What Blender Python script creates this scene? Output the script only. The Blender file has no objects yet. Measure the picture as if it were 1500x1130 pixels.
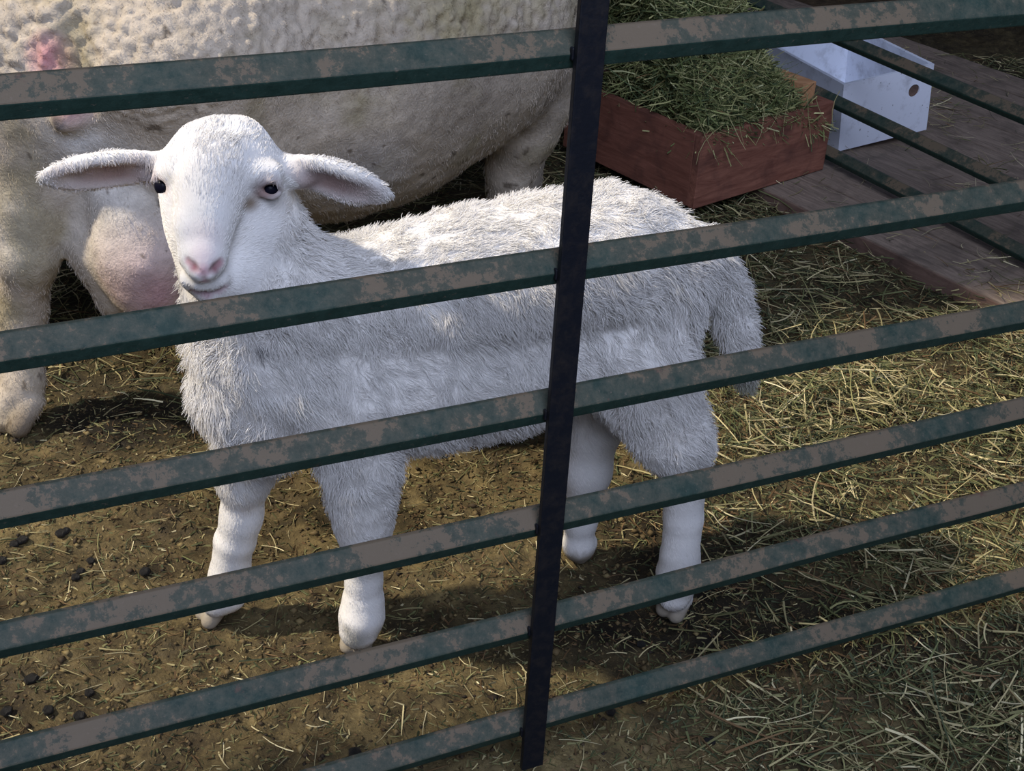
import bpy, math, random
import numpy as np
from mathutils import Vector, Matrix

S = bpy.context.scene
rng = np.random.default_rng(7)
random.seed(7)

# ---------------------------------------------------------------- camera
H = 1.335                                   # camera height above the pen floor
RM = np.array([[0.99825458, 0.05905762, 0.0],
               [0.03048261, -0.51524944, 0.856498],
               [0.05058273, -0.85500305, -0.51615034]])   # camera (right, down, forward) -> world
cd = bpy.data.cameras.new('camera')
cd.sensor_width = 36; cd.lens = 48.0; cd.clip_start = 0.05; cd.clip_end = 100
cam = bpy.data.objects.new('camera', cd)
S.collection.objects.link(cam)
m = Matrix.Identity(4)
for i in range(3):
    m[i][0] = RM[i, 0]; m[i][1] = -RM[i, 1]; m[i][2] = -RM[i, 2]
m[2][3] = H
cam.matrix_world = m
S.camera = cam

# ---------------------------------------------------------------- light
w = bpy.data.worlds.new('barn_air'); S.world = w; w.use_nodes = True
bg = w.node_tree.nodes['Background']
bg.inputs[0].default_value = (0.52, 0.64, 1.0, 1); bg.inputs[1].default_value = 0.17

def add_light(name, kind, energy, color, loc, target, **kw):
    l = bpy.data.lights.new(name, kind); l.energy = energy; l.color = color
    for k, v in kw.items(): setattr(l, k, v)
    o = bpy.data.objects.new(name, l); S.collection.objects.link(o)
    o.location = loc
    d = Vector(target) - Vector(loc)
    o.rotation_euler = d.to_track_quat('-Z', 'Y').to_euler()
    return o
SUN_D = Vector((0.64, 0.10, -0.76)).normalized()
add_light('sun', 'SUN', 4.4, (1.0, 0.90, 0.76), (-3, 1.0, 3.6), Vector((-3, 1.0, 3.6)) + SUN_D, angle=math.radians(2.5))
# added blue fill lamp above and behind the camera, no opening built
add_light('front_fill_light', 'AREA', 185, (0.64, 0.73, 1.0), (0.5, -1.5, 3.7), (0.1, 1.9, 0.3), size=2.6)

S.view_settings.view_transform = 'Standard'
S.view_settings.look = 'None'
S.view_settings.gamma = 1.0
S.view_settings.use_curve_mapping = False
S.view_settings.exposure = 0.08

# ---------------------------------------------------------------- helpers
def ray(u, v): return RM @ np.array([u - 750.0, v - 565.0, 2000.0])
def at(u, v, Y):                            # point seen at (u,v) standing at world depth Y
    r = ray(u, v); return r * (Y / r[1]) + np.array([0, 0, H])
def gz(u, v, z=0.0):                        # point seen at (u,v) at height z
    r = ray(u, v); return r * ((z - H) / r[2]) + np.array([0, 0, H])
def zc(p): return float(((np.asarray(p) - [0, 0, H]) @ RM)[2])
def rp(u, v, Y, r):                         # centre and metric radius
    p = at(u, v, Y); return p, r * zc(p) / 2000.0

def hash3(i, j, k, s=0):
    n = (i.astype(np.int64) * 374761393 + j.astype(np.int64) * 668265263 + k.astype(np.int64) * 2147483647 + s * 1274126177)
    n = (n ^ (n >> 13)) * 1274126177
    n = n ^ (n >> 16)
    return (n & 0xffffff).astype(np.float64) / 0xffffff
def vnoise(P, scale, s=0):
    """value noise in -1..1"""
    Q = P * scale; I = np.floor(Q).astype(np.int64); F = Q - I; F = F * F * (3 - 2 * F)
    out = 0
    for a in (0, 1):
        for b in (0, 1):
            for c in (0, 1):
                wgt = (F[:, 0] if a else 1 - F[:, 0]) * (F[:, 1] if b else 1 - F[:, 1]) * (F[:, 2] if c else 1 - F[:, 2])
                out = out + wgt * hash3(I[:, 0] + a, I[:, 1] + b, I[:, 2] + c, s)
    return out * 2 - 1
def fbm(P, scale, o=3, s=0):
    t = 0; a = 1
    for k in range(o):
        t = t + a * vnoise(P, scale * 2 ** k, s + 17 * k); a *= 0.5
    return t / 1.75
def worley(P, scale, s=0):
    Q = P * scale; I = np.floor(Q).astype(np.int64); best = np.full(len(P), 9.0)
    for a in (-1, 0, 1):
        for b in (-1, 0, 1):
            for c in (-1, 0, 1):
                J = I + [a, b, c]
                o = np.stack([hash3(J[:, 0], J[:, 1], J[:, 2], s + t) for t in (1, 2, 3)], 1)
                best = np.minimum(best, np.linalg.norm(J + o - Q, axis=1))
    return best

def tag(o, label=None, cat=None, group=None, kind=None):
    if label: o['label'] = label
    if cat: o['category'] = cat
    if group: o['group'] = group
    if kind: o['kind'] = kind
    return o
def link(name, data, parent=None):
    o = bpy.data.objects.new(name, data); S.collection.objects.link(o)
    if parent is not None: o.parent = parent
    return o
def empty(name, loc):
    o = bpy.data.objects.new(name, None); S.collection.objects.link(o); o.location = loc; o.empty_display_size = 0.05
    return o
def mesh(name, V, F, mat, col=None, smooth=True, origin=None):
    V = np.asarray(V, float)
    if origin is not None: V = V - np.asarray(origin)
    me = bpy.data.meshes.new(name)
    F = np.asarray(F)
    if F.ndim == 2 and F.shape[1] in (3, 4):
        n = F.shape[1]
        me.vertices.add(len(V)); me.vertices.foreach_set('co', V.astype(np.float32).ravel())
        me.loops.add(F.size); me.loops.foreach_set('vertex_index', F.astype(np.int32).ravel())
        me.polygons.add(len(F)); me.polygons.foreach_set('loop_start', np.arange(0, F.size, n, dtype=np.int32))
        me.polygons.foreach_set('use_smooth', np.full(len(F), smooth))
        me.update(calc_edges=True); me.validate()
    else:
        me.from_pydata(V.tolist(), [], [list(f) for f in F])
    if col is not None:
        a = me.color_attributes.new('Col', 'FLOAT_COLOR', 'POINT')
        c = np.ones((len(V), 4), np.float32); c[:, :3] = col
        a.data.foreach_set('color', c.ravel())
    me.materials.append(mat)
    return me

class MB:
    """collects boxes / prisms / tubes into one mesh"""
    def __init__(s): s.V = []; s.F = []
    def poly(s, V, F):
        o = len(s.V); s.V += [tuple(map(float, v)) for v in V]; s.F += [[i + o for i in f] for f in F]
    def box(s, c, ax, ay, az, hx, hy, hz):
        c, ax, ay, az = map(np.asarray, (c, ax, ay, az))
        V = [c + ax * hx * i + ay * hy * j + az * hz * k for i in (-1, 1) for j in (-1, 1) for k in (-1, 1)]
        s.poly(V, [[0, 1, 3, 2], [4, 6, 7, 5], [0, 4, 5, 1], [2, 3, 7, 6], [0, 2, 6, 4], [1, 5, 7, 3]])
    def build(s, name, mat, parent=None, bevel=0.0, origin=(0, 0, 0), seg=2):
        me = bpy.data.meshes.new(name)
        me.from_pydata((np.array(s.V) - np.asarray(origin)).tolist(), [], s.F); me.update()
        import bmesh
        bm = bmesh.new(); bm.from_mesh(me)
        bmesh.ops.recalc_face_normals(bm, faces=bm.faces)
        if bevel > 0:
            bmesh.ops.bevel(bm, geom=list(bm.edges), offset=bevel, segments=seg, affect='EDGES', profile=0.6)
        bm.to_mesh(me); bm.free()
        me.materials.append(mat)
        return link(name, me, parent)

# ---------------------------------------------------------------- materials
def new_mat(name, rough=0.8, spec=0.3):
    mt = bpy.data.materials.new(name); mt.use_nodes = True
    nt = mt.node_tree; b = nt.nodes['Principled BSDF']
    b.inputs['Roughness'].default_value = rough
    b.inputs['Specular IOR Level'].default_value = spec
    return mt, nt, b
def N(nt, t, **kw):
    n = nt.nodes.new(t)
    for k, v in kw.items():
        if k.startswith('i_'):
            key = k[2:].replace('_', ' ')
            n.inputs[key].default_value = v
        else: setattr(n, k, v)
    return n
def coords(nt, scale=(1, 1, 1), rot=(0, 0, 0), obj=True):
    tc = N(nt, 'ShaderNodeTexCoord'); mp = N(nt, 'ShaderNodeMapping')
    mp.inputs['Scale'].default_value = scale; mp.inputs['Rotation'].default_value = rot
    nt.links.new(tc.outputs['Object'], mp.inputs[0]); return mp.outputs[0]
def noise(nt, vec, scale, detail=4, rough=0.6, dist=0.0):
    n = N(nt, 'ShaderNodeTexNoise'); n.inputs['Scale'].default_value = scale
    n.inputs['Detail'].default_value = detail; n.inputs['Roughness'].default_value = rough; n.inputs['Distortion'].default_value = dist
    nt.links.new(vec, n.inputs['Vector']); return n.outputs['Fac']
def ramp(nt, fac, stops):
    r = N(nt, 'ShaderNodeValToRGB'); e = r.color_ramp.elements
    while len(e) < len(stops): e.new(0.5)
    for i, (p, c) in enumerate(stops):
        e[i].position = p
        e[i].color = (c, c, c, 1) if isinstance(c, (int, float)) else (*c, 1)
    nt.links.new(fac, r.inputs[0]); return r.outputs[0]
def mix(nt, fac, a, b, mode='MIX'):
    n = N(nt, 'ShaderNodeMix', data_type='RGBA', blend_type=mode)
    for k, v in (('Factor', fac), ('A', a), ('B', b)):
        s = [i for i in n.inputs if i.name == k and (i.type == 'RGBA' or k == 'Factor' and i.type == 'VALUE')][0]
        if hasattr(v, 'links'): nt.links.new(v, s)
        else: s.default_value = v if k == 'Factor' else (*v, 1)
    return [o for o in n.outputs if o.type == 'RGBA'][0]
def bump(nt, b, h, dist=0.002, strength=1.0):
    n = N(nt, 'ShaderNodeBump'); n.inputs['Distance'].default_value = dist; n.inputs['Strength'].default_value = strength
    nt.links.new(h, n.inputs['Height']); nt.links.new(n.outputs[0], b.inputs['Normal'])

def attr_mat(name, rough=0.9, spec=0.2, bscale=None, bdist=0.001, var=0.0, vscale=60, attr='Col'):
    mt, nt, b = new_mat(name, rough, spec)
    a = N(nt, 'ShaderNodeAttribute', attribute_name=attr)
    out = a.outputs['Color']
    v = coords(nt)
    if var:
        out = mix(nt, 1.0, out, ramp(nt, noise(nt, v, vscale), [(0.3, 1 - var), (0.7, 1 + var)]), 'MULTIPLY')
    nt.links.new(out, b.inputs['Base Color'])
    if bscale: bump(nt, b, noise(nt, v, bscale, 6), bdist)
    return mt

# painted gate steel: dark green paint, dusty tan dried mud, a little rust
def paint_mat(name, green, dust, dark=1.0):
    mt, nt, b = new_mat(name, 0.62, 0.35)
    v = coords(nt); vs = coords(nt, (1, 1, 1))
    n1 = noise(nt, v, 9, 5, 0.65); n2 = noise(nt, v, 60, 8, 0.8, 0.1); n3 = noise(nt, v, 170, 4, 0.7)
    base = mix(nt, ramp(nt, n2, [(0.35, 0.0), (0.7, 1.0)]), green, tuple(x * 1.7 + 0.010 for x in green))
    add = N(nt, 'ShaderNodeMath', operation='ADD'); nt.links.new(n1, add.inputs[0])
    m2 = N(nt, 'ShaderNodeMath', operation='MULTIPLY'); nt.links.new(n2, m2.inputs[0]); m2.inputs[1].default_value = 0.9
    nt.links.new(m2.outputs[0], add.inputs[1])
    dm = ramp(nt, add.outputs[0], [(0.76, 0.04), (1.00, 0.42), (1.26, 0.92)])
    # dust on upward faces only; also paints lit tops and dark shaded undersides
    ge = N(nt, 'ShaderNodeNewGeometry'); sx = N(nt, 'ShaderNodeSeparateXYZ'); nt.links.new(ge.outputs['Normal'], sx.inputs[0])
    lie = ramp(nt, sx.outputs['Z'], [(0.02, 0.0), (0.25, 1.0)])
    ml = N(nt, 'ShaderNodeMath', operation='MULTIPLY'); nt.links.new(dm, ml.inputs[0]); nt.links.new(lie, ml.inputs[1]); dm = ml.outputs[0]
    base = mix(nt, dm, base, dust)
    base = mix(nt, ramp(nt, n3, [(0.62, 0.0), (0.76, 0.6)]), base, (0.20, 0.15, 0.11))
    base = mix(nt, ramp(nt, noise(nt, v, 23, 5, 0.7), [(0.66, 0.0), (0.74, 0.8)]), base, (0.12, 0.060, 0.042))
    nt.links.new(base, b.inputs['Base Color'])
    bump(nt, b, n2, 0.0012, 0.8)
    return mt
M_rail = paint_mat('worn_green_paint', (0.0095, 0.030, 0.0215), (0.150, 0.110, 0.068))
M_bar, nt, b = new_mat('dark_bar_paint', 0.5, 0.35)
v = coords(nt)
nt.links.new(mix(nt, ramp(nt, noise(nt, v, 60, 6, 0.7), [(0.45, 0.0), (0.8, 1.0)]), (0.0045, 0.006, 0.010), (0.022, 0.018, 0.016)), b.inputs['Base Color'])
bump(nt, b, noise(nt, v, 120, 5), 0.0006)

M_ground, nt, b = new_mat('trodden_muck', 0.75, 0.25)
v = coords(nt)
a = N(nt, 'ShaderNodeAttribute', attribute_name='Col').outputs['Color']
n1 = noise(nt, v, 30, 8, 0.7); n2 = noise(nt, v, 150, 5, 0.7, 0.5); n3 = noise(nt, v, 7, 4)
c = mix(nt, 1.0, a, ramp(nt, n1, [(0.3, 0.32), (0.50, 0.9), (0.72, 1.7)]), 'MULTIPLY')
c = mix(nt, ramp(nt, n2, [(0.58, 0.0), (0.70, 0.6)]), c, (0.28, 0.21, 0.08))
c = mix(nt, ramp(nt, n2, [(0.30, 0.7), (0.42, 0.0)]), c, (0.016, 0.011, 0.006))
nt.links.new(c, b.inputs['Base Color'])
nt.links.new(ramp(nt, n3, [(0.40, 0.55), (0.6, 0.9)]), b.inputs['Roughness'])
bump(nt, b, n2, 0.004, 1.0)

def wood_mat(name, c1, c2, axis, grain=16, rough=0.75, dirt=(0.03, 0.022, 0.018), dirt_amt=0.5):
    """axis = direction of the grain in world space"""
    mt, nt, b = new_mat(name, rough, 0.25)
    ang = math.atan2(axis[1], axis[0])
    tc = N(nt, 'ShaderNodeTexCoord'); r = N(nt, 'ShaderNodeMapping'); r.inputs['Rotation'].default_value = (0, 0, -ang)
    nt.links.new(tc.outputs['Object'], r.inputs[0])
    m2 = N(nt, 'ShaderNodeMapping'); m2.inputs['Scale'].default_value = (0.7, 5, 5); nt.links.new(r.outputs[0], m2.inputs[0])
    g = noise(nt, m2.outputs[0], grain, 7, 0.7, 1.2)
    k = noise(nt, r.outputs[0], 9, 5, 0.6, 0.8)
    c = mix(nt, ramp(nt, g, [(0.32, 0.0), (0.68, 1.0)]), c1, c2)
    c = mix(nt, ramp(nt, k, [(0.48, 0.0), (0.70, dirt_amt)]), c, dirt)
    nt.links.new(c, b.inputs['Base Color']); bump(nt, b, g, 0.0015, 0.8)
    return mt

M_straw = attr_mat('dry_hay', 0.75, 0.25)
M_lambskin = attr_mat('lamb_coat_skin', 0.85, 0.15, 260, 0.0007)
M_hair = attr_mat('lamb_wool_hair', 0.7, 0.15, attr='hcol')
M_eweskin = attr_mat('ewe_coat_skin', 0.9, 0.12, 200, 0.0022, 0.18, 40)
M_eye, nt, b = new_mat('dark_eye', 0.30, 0.10); b.inputs['Base Color'].default_value = (0.006, 0.006, 0.012, 1)
M_dung, nt, b = new_mat('sheep_dung', 0.4, 0.4); b.inputs['Base Color'].default_value = (0.012, 0.011, 0.010, 1)
v = coords(nt); bump(nt, b, noise(nt, v, 220, 4), 0.001)
M_hoof, nt, b = new_mat('dirty_hoof', 0.7, 0.3)
v = coords(nt)
nt.links.new(mix(nt, noise(nt, v, 90, 4), (0.05, 0.035, 0.022), (0.20, 0.16, 0.11)), b.inputs['Base Color'])
bump(nt, b, noise(nt, v, 160, 4), 0.001)
M_white, nt, b = new_mat('white_plastic', 0.42, 0.4)
v = coords(nt)
c = mix(nt, ramp(nt, noise(nt, v, 11, 6, 0.7), [(0.50, 0.0), (0.72, 0.75)]), (0.80, 0.83, 0.90), (0.34, 0.34, 0.36))
c = mix(nt, ramp(nt, noise(nt, v, 70, 4, 0.6), [(0.68, 0.0), (0.72, 0.85)]), c, (0.05, 0.045, 0.04))
nt.links.new(c, b.inputs['Base Color'])

# ---------------------------------------------------------------- pen floor
CR = np.array
def smooth(x, a, b_):
    t = np.clip((x - a) / (b_ - a), 0, 1); return t * t * (3 - 2 * t)
def hay_density(x, y):
    """how thick the loose hay lies: thin at the left, thick at the right and behind"""
    P = np.stack([x, y, np.zeros_like(x)], 1)
    d = smooth(x + 0.12 * vnoise(P, 3.0, 5), 0.16, 0.50)
    d = np.maximum(d, 0.75 * smooth(y + 0.2 * vnoise(P, 2.5, 9), 2.0, 2.5))
    # trodden hollow with bare muck under the lamb's hindquarters
    bare = np.exp(-(((x - 0.42) / 0.24) ** 2 + ((y - 1.52) / 0.10) ** 2))
    return np.clip(d * (1 - 0.75 * bare) * (0.75 + 0.35 * vnoise(P, 6.0, 3)), 0.0, 1)
def ground_h(x, y):
    P = np.stack([x, y, np.zeros_like(x)], 1)
    h = 0.010 * fbm(P, 5.0, 3, 1) + 0.010 * fbm(P, 26.0, 4, 2)
    h += 0.008 * np.maximum(0, 0.5 - worley(P, 42.0, 4)) / 0.5 * smooth(vnoise(P, 7, 6), -0.2, 0.3) + 0.003 * vnoise(P, 75.0, 8)
    return h + 0.028 * hay_density(x, y) * smooth(y, 0.9, 1.3) - 0.004
def ground(name, x0, x1, y0, y1, step):
    nx = int((x1 - x0) / step) + 1; ny = int((y1 - y0) / step) + 1
    X, Y = np.meshgrid(np.linspace(x0, x1, nx), np.linspace(y0, y1, ny), indexing='ij')
    x = X.ravel(); y = Y.ravel(); P = np.stack([x, y, 0 * x], 1)
    z = ground_h(x, y)
    i = np.arange(nx * ny).reshape(nx, ny)
    F = np.stack([i[:-1, :-1], i[1:, :-1], i[1:, 1:], i[:-1, 1:]], -1).reshape(-1, 4)
    t = np.clip(0.5 + 0.55 * fbm(P, 4.0, 2, 11) + 0.45 * fbm(P, 22.0, 3, 12), 0, 1)[:, None]
    col = (1 - t) * CR([0.040, 0.028, 0.014]) + t * CR([0.190, 0.142, 0.058])
    wet = smooth(vnoise(P, 3.3, 21), 0.25, 0.6)[:, None]
    col = col * (1 - 0.5 * wet)
    # ragged dark patches: shadows by the lamb and ewe painted into the muck
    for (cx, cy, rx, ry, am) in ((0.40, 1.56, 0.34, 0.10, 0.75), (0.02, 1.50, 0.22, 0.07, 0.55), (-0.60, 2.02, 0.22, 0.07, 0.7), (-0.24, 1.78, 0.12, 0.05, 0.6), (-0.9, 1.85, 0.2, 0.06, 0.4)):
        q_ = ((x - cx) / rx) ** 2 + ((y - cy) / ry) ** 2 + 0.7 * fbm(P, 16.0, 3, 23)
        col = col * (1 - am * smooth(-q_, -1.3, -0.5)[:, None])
    hd = hay_density(x, y)[:, None]
    col = col * (1 - 0.7 * hd) + 0.7 * hd * CR([0.026, 0.021, 0.011])  # floor painted darker under thick hay so gaps between blades look shaded
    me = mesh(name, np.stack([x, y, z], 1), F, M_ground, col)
    return me
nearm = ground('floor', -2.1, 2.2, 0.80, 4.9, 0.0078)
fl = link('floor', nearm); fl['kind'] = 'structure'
mb = MB(); mb.box((0, 2.5, -0.08), (1, 0, 0), (0, 1, 0), (0, 0, 1), 6.0, 5.0, 0.04)
V8 = np.array([[-6, -2, -0.03], [6, -2, -0.03], [6, 8, -0.03], [-6, 8, -0.03]])
me = mesh('floor', V8, [[0, 1, 2, 3]], M_ground, np.tile([0.09, 0.06, 0.032], (4, 1)))
o = link('floor', me); o['kind'] = 'structure'

# unseen barn wall at the left, its opening shaped to place sun and shade
M_wall, nt, b = new_mat('barn_boards', 0.85, 0.2)
v = coords(nt, (1, 5, 0.6))
nt.links.new(mix(nt, noise(nt, v, 6, 6, 0.7), (0.06, 0.045, 0.035), (0.16, 0.12, 0.09)), b.inputs['Base Color'])
WX = -2.3
WY1 = 2.06
mb = MB()
for y0, y1, z0, z1 in ((WY1, 6.5, -0.03, 6.2), (0.70, WY1, -0.03, 0.9)):
    mb.box((WX, (y0 + y1) / 2, (z0 + z1) / 2), (1, 0, 0), (0, 1, 0), (0, 0, 1), 0.03, (y1 - y0) / 2, (z1 - z0) / 2)
# near side slants towards the top, shaped to cast the floor's shade edge
yz = [(-1.5, -0.03), (0.70, -0.03), (0.70, 0.9), (1.56, 6.2), (-1.5, 6.2)]
mb.poly([(WX + dx, y_, z_) for dx in (-0.03, 0.03) for y_, z_ in yz], [[0, 1, 2, 3, 4], [9, 8, 7, 6, 5]] + [[k, (k + 1) % 5, 5 + (k + 1) % 5, 5 + k] for k in range(5)])
o = mb.build('unseen_shade_wall_left', M_wall); o['kind'] = 'structure'
mb = MB(); mb.box((1.8, 6.5, 1.6), (1, 0, 0), (0, 1, 0), (0, 0, 1), 4.1, 0.03, 1.64)
o = mb.build('wall_back', M_wall); o['kind'] = 'structure'

# ---------------------------------------------------------------- blades of hay
GREENS = np.array([[0.13, 0.14, 0.055], [0.24, 0.225, 0.095], [0.38, 0.325, 0.155], [0.52, 0.44, 0.23], [0.07, 0.085, 0.04], [0.66, 0.58, 0.34], [0.15, 0.09, 0.04]])
def blades(P, D, L, W, C, bend=0.25, seg=4, up=None):
    """P start centres (n,3), D unit directions, L lengths, W widths, C colours"""
    n = len(P); up_ = np.tile([0, 0, 1.0], (n, 1))
    side = np.cross(D, up_); side /= np.linalg.norm(side, axis=1)[:, None] + 1e-6
    nor = np.cross(side, D)
    roll = rng.uniform(0, 6.28, n)[:, None]
    s2 = side * np.cos(roll) + nor * np.sin(roll); n2 = np.cross(s2, D)
    b1 = rng.normal(0, bend, n)[:, None]; b2 = rng.normal(0, bend * 0.5, n)[:, None]
    kink = rng.uniform(-1, 1, n)[:, None] * (rng.random(n)[:, None] < 0.3) * bend
    V = []
    for k in range(seg + 1):
        t = k / seg - 0.5
        c = P + D * (t * L)[:, None] + side * (b1 * (t * t - 0.08) + kink * abs(t) * 0.6) * L[:, None] + nor * b2 * (0.08 - t * t) * L[:, None]
        tw = W * (1.0 - 0.6 * (k / seg) ** 2)
        for a in range(3):
            an = a * 2.0944
            V.append(c + s2 * (math.cos(an) * tw * 0.5)[:, None] + n2 * (math.sin(an) * tw * 0.28)[:, None])
    V = np.stack(V, 1)                              # n, (seg+1)*3, 3
    f = []
    for k in range(seg):
        for a in range(3):
            b_ = (a + 1) % 3
            f.append([k * 3 + a, k * 3 + b_, (k + 1) * 3 + b_, (k + 1) * 3 + a])
    f = np.array(f); m_ = (seg + 1) * 3
    F = (f[None] + (np.arange(n) * m_)[:, None, None]).reshape(-1, 4)
    return V.reshape(-1, 3), F, np.repeat(C, m_, 0)
def straw_cols(n, p=None):
    k = rng.choice(len(GREENS), n, p=p)
    return GREENS[k] * rng.uniform(0.5, 1.15, (n, 1))

def scatter(n, x0, x1, y0, y1, keep):
    x = rng.uniform(x0, x1, n); y = rng.uniform(y0, y1, n)
    k = rng.random(n) < keep(x, y); return x[k], y[k]
x, y = scatter(50000, -0.1, 1.9, 0.95, 4.4, lambda x, y: hay_density(x, y) * np.where(y > 2.6, 0.7, 1.0) * np.clip(0.85 + 1.1 * vnoise(np.stack([x, y, 0 * x], 1), 11, 33), 0.12, 1))
xa, ya = scatter(16000, -1.5, -0.1, 1.9, 3.6, lambda x, y: hay_density(x, y))
x = np.r_[x, xa]; y = np.r_[y, ya]
n = len(x)
th = rng.uniform(0, 6.28, n); el = rng.normal(0.04, 0.20, n)
D = np.stack([np.cos(th) * np.cos(el), np.sin(th) * np.cos(el), np.sin(el)], 1)
L = rng.gamma(2.6, 0.018, n) + 0.014; Wd = rng.uniform(0.0014, 0.0046, n)
d_ = hay_density(x, y)
z = ground_h(x, y) + rng.random(n) ** 1.3 * 0.034 * d_ + 0.002 + np.abs(np.sin(el)) * L * 0.3
V, F, C = blades(np.stack([x, y, z], 1), D, L, Wd, straw_cols(n, [0.18, 0.20, 0.20, 0.14, 0.12, 0.06, 0.10]))
# short broken chaff that fills the gaps below the stalks
x, y = scatter(110000, -0.1, 1.7, 1.0, 3.6, lambda x, y: np.clip(hay_density(x, y) * 1.1 + 0.08, 0, 1) * np.where(y > 2.4, 0.5, 1))
n = len(x); th = rng.uniform(0, 6.28, n); el = rng.normal(0.0, 0.30, n)
D = np.stack([np.cos(th) * np.cos(el), np.sin(th) * np.cos(el), np.sin(el)], 1)
L = rng.gamma(2.5, 0.005, n) + 0.005
V2, F2, C2 = blades(np.stack([x, y, ground_h(x, y) + 0.002 + rng.random(n) * 0.008 * hay_density(x, y)], 1), D, L, rng.uniform(0.001, 0.0040, n), straw_cols(n, [0.26, 0.14, 0.06, 0.02, 0.24, 0.01, 0.27]), seg=2)
F = np.concatenate([F, F2 + len(V)]); V = np.concatenate([V, V2]); C = np.concatenate([C, C2])
o = link('loose_hay', mesh('loose_hay', V, F, M_straw, C, smooth=False))
tag(o, 'thick loose green and yellow hay strewn over the floor at the right', 'hay', kind='stuff')
# thin scatter on the bare muck
x, y = scatter(4200, -1.3, 0.45, 0.95, 2.6, lambda x, y: np.clip(0.9 - hay_density(x, y), 0.1, 1))
n = len(x); th = rng.uniform(0, 6.28, n); el = rng.normal(0.0, 0.09, n)
D = np.stack([np.cos(th) * np.cos(el), np.sin(th) * np.cos(el), np.sin(el)], 1)
L = rng.gamma(2.2, 0.012, n) + 0.006
z = ground_h(x, y) + 0.0025
V, F, C = blades(np.stack([x, y, z], 1), D, L, rng.uniform(0.001, 0.0028, n), straw_cols(n, [0.1, 0.17, 0.25, 0.18, 0.05, 0.05, 0.2]))
x, y = scatter(26000, -1.4, 0.5, 0.95, 2.6, lambda x, y: np.clip(0.9 - hay_density(x, y), 0.1, 1))
n = len(x); th = rng.uniform(0, 6.28, n); el = rng.normal(0.0, 0.15, n)
D = np.stack([np.cos(th) * np.cos(el), np.sin(th) * np.cos(el), np.sin(el)], 1)
V2, F2, C2 = blades(np.stack([x, y, ground_h(x, y) + 0.0012], 1), D, rng.gamma(2.2, 0.0035, n) + 0.003, rng.uniform(0.001, 0.0042, n), straw_cols(n, [0.2, 0.22, 0.12, 0.05, 0.12, 0.01, 0.28]) * 0.75, seg=2)
F = np.concatenate([F, F2 + len(V)]); V = np.concatenate([V, V2]); C = np.concatenate([C, C2])
o = link('scattered_straw', mesh('scattered_straw', V, F, M_straw, C, smooth=False))
tag(o, 'sparse single straws scattered over the brown trodden muck around the lamb', 'straw', kind='stuff')
# crumbs of muck
x, y = scatter(26000, -1.3, 0.7, 0.9, 2.4, lambda x, y: np.clip(1 - hay_density(x, y), 0.1, 1))
n = len(x); r = rng.gamma(2.0, 0.0007, n) + 0.0005
oct_ = np.array([[1, 0, 0], [-1, 0, 0], [0, 1, 0], [0, -1, 0], [0, 0, 1], [0, 0, -1.0]])
of = np.array([[0, 2, 4], [2, 1, 4], [1, 3, 4], [3, 0, 4], [2, 0, 5], [1, 2, 5], [3, 1, 5], [0, 3, 5]])
V = (np.stack([x, y, ground_h(x, y) + r * 0.3], 1)[:, None] + oct_[None] * r[:, None, None] * rng.uniform(0.4, 2.0, (n, 6, 1)) * np.array([1, 1, 0.6])).reshape(-1, 3)
F = (of[None] + (np.arange(n) * 6)[:, None, None]).reshape(-1, 3)
cc = np.array([[0.10, 0.07, 0.03], [0.05, 0.034, 0.018], [0.20, 0.15, 0.065], [0.025, 0.018, 0.012], [0.14, 0.10, 0.045]])[rng.choice(5, n, p=[0.3, 0.2, 0.2, 0.06, 0.24])]
o = link('muck_crumbs', mesh('muck_crumbs', V, F, M_straw, np.repeat(cc, 6, 0)))
tag(o, 'crumbly brown bits of trodden muck littering the bare floor', 'muck', kind='stuff')

# ---------------------------------------------------------------- front gate
GD = np.array([0.90228341, 0.43114342, 0.0]); GN = np.array([GD[1], -GD[0], 0.0])   # GN points to the camera side
GP = np.array([0.05, 1.25, 0.0])            # on the gate plane, s = 0 here
UP = np.array([0, 0, 1.0])
# rail section: flat back, sloped upper front face, short upright lower lip  (toward camera, up) in mm
SEC = np.array([[-13, -15], [-13, 11], [-9, 15], [-4, 15], [12, -1], [13, -3], [7, -18], [5, -19], [-11, -19]]) / 1000.0
def rail_mesh(p, d, nrm, s0, s1, z, sec=SEC, wob=0.0012, seed=0, scale=1.0):
    n = 60; V = []
    for k in range(n + 1):
        s = s0 + (s1 - s0) * k / n
        dz = wob * (math.sin(s * 3.1 + seed) + 0.6 * math.sin(s * 7.7 + seed * 2.1))
        dn = wob * math.sin(s * 2.3 + seed * 1.7)
        for a, b_ in sec * scale: V.append(p + d * s + nrm * (a + dn) + UP * (z + b_ + dz))
    m_ = len(sec); F = []
    for k in range(n):
        for j in range(m_):
            F.append([k * m_ + j, k * m_ + (j + 1) % m_, (k + 1) * m_ + (j + 1) % m_, (k + 1) * m_ + j])
    F += [list(range(m_))[::-1], [n * m_ + j for j in range(m_)]]
    mb = MB(); mb.poly(V, F); return mb
# height of each rail's centre: row of its upper edge where it meets the upright
def gate_z(u, v):
    r = ray(u, v); p = GP - [0, 0, H]; t = (GP @ GN) / (r @ GN); return (r * t)[2] + H
rows = [(850, 45), (835, 368), (815, 575), (795, 745), (785, 895), (770, 1045)]
gate = empty('livestock_gate', GP)
tag(gate, 'long green metal gate with six worn rails and dark upright in front of the lamb', 'gate')
RAILZ = []
for i, (u, v_) in enumerate(rows):
    z = gate_z(u, v_) - 0.014; RAILZ.append(z)
    o = rail_mesh(GP, GD, GN, -0.95, 1.75, z, seed=i * 1.3).build('rail', M_rail, gate, bevel=0.0012, origin=GP)
zt = RAILZ[0] + 0.16; zb = 0.035
ub = MB()
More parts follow.
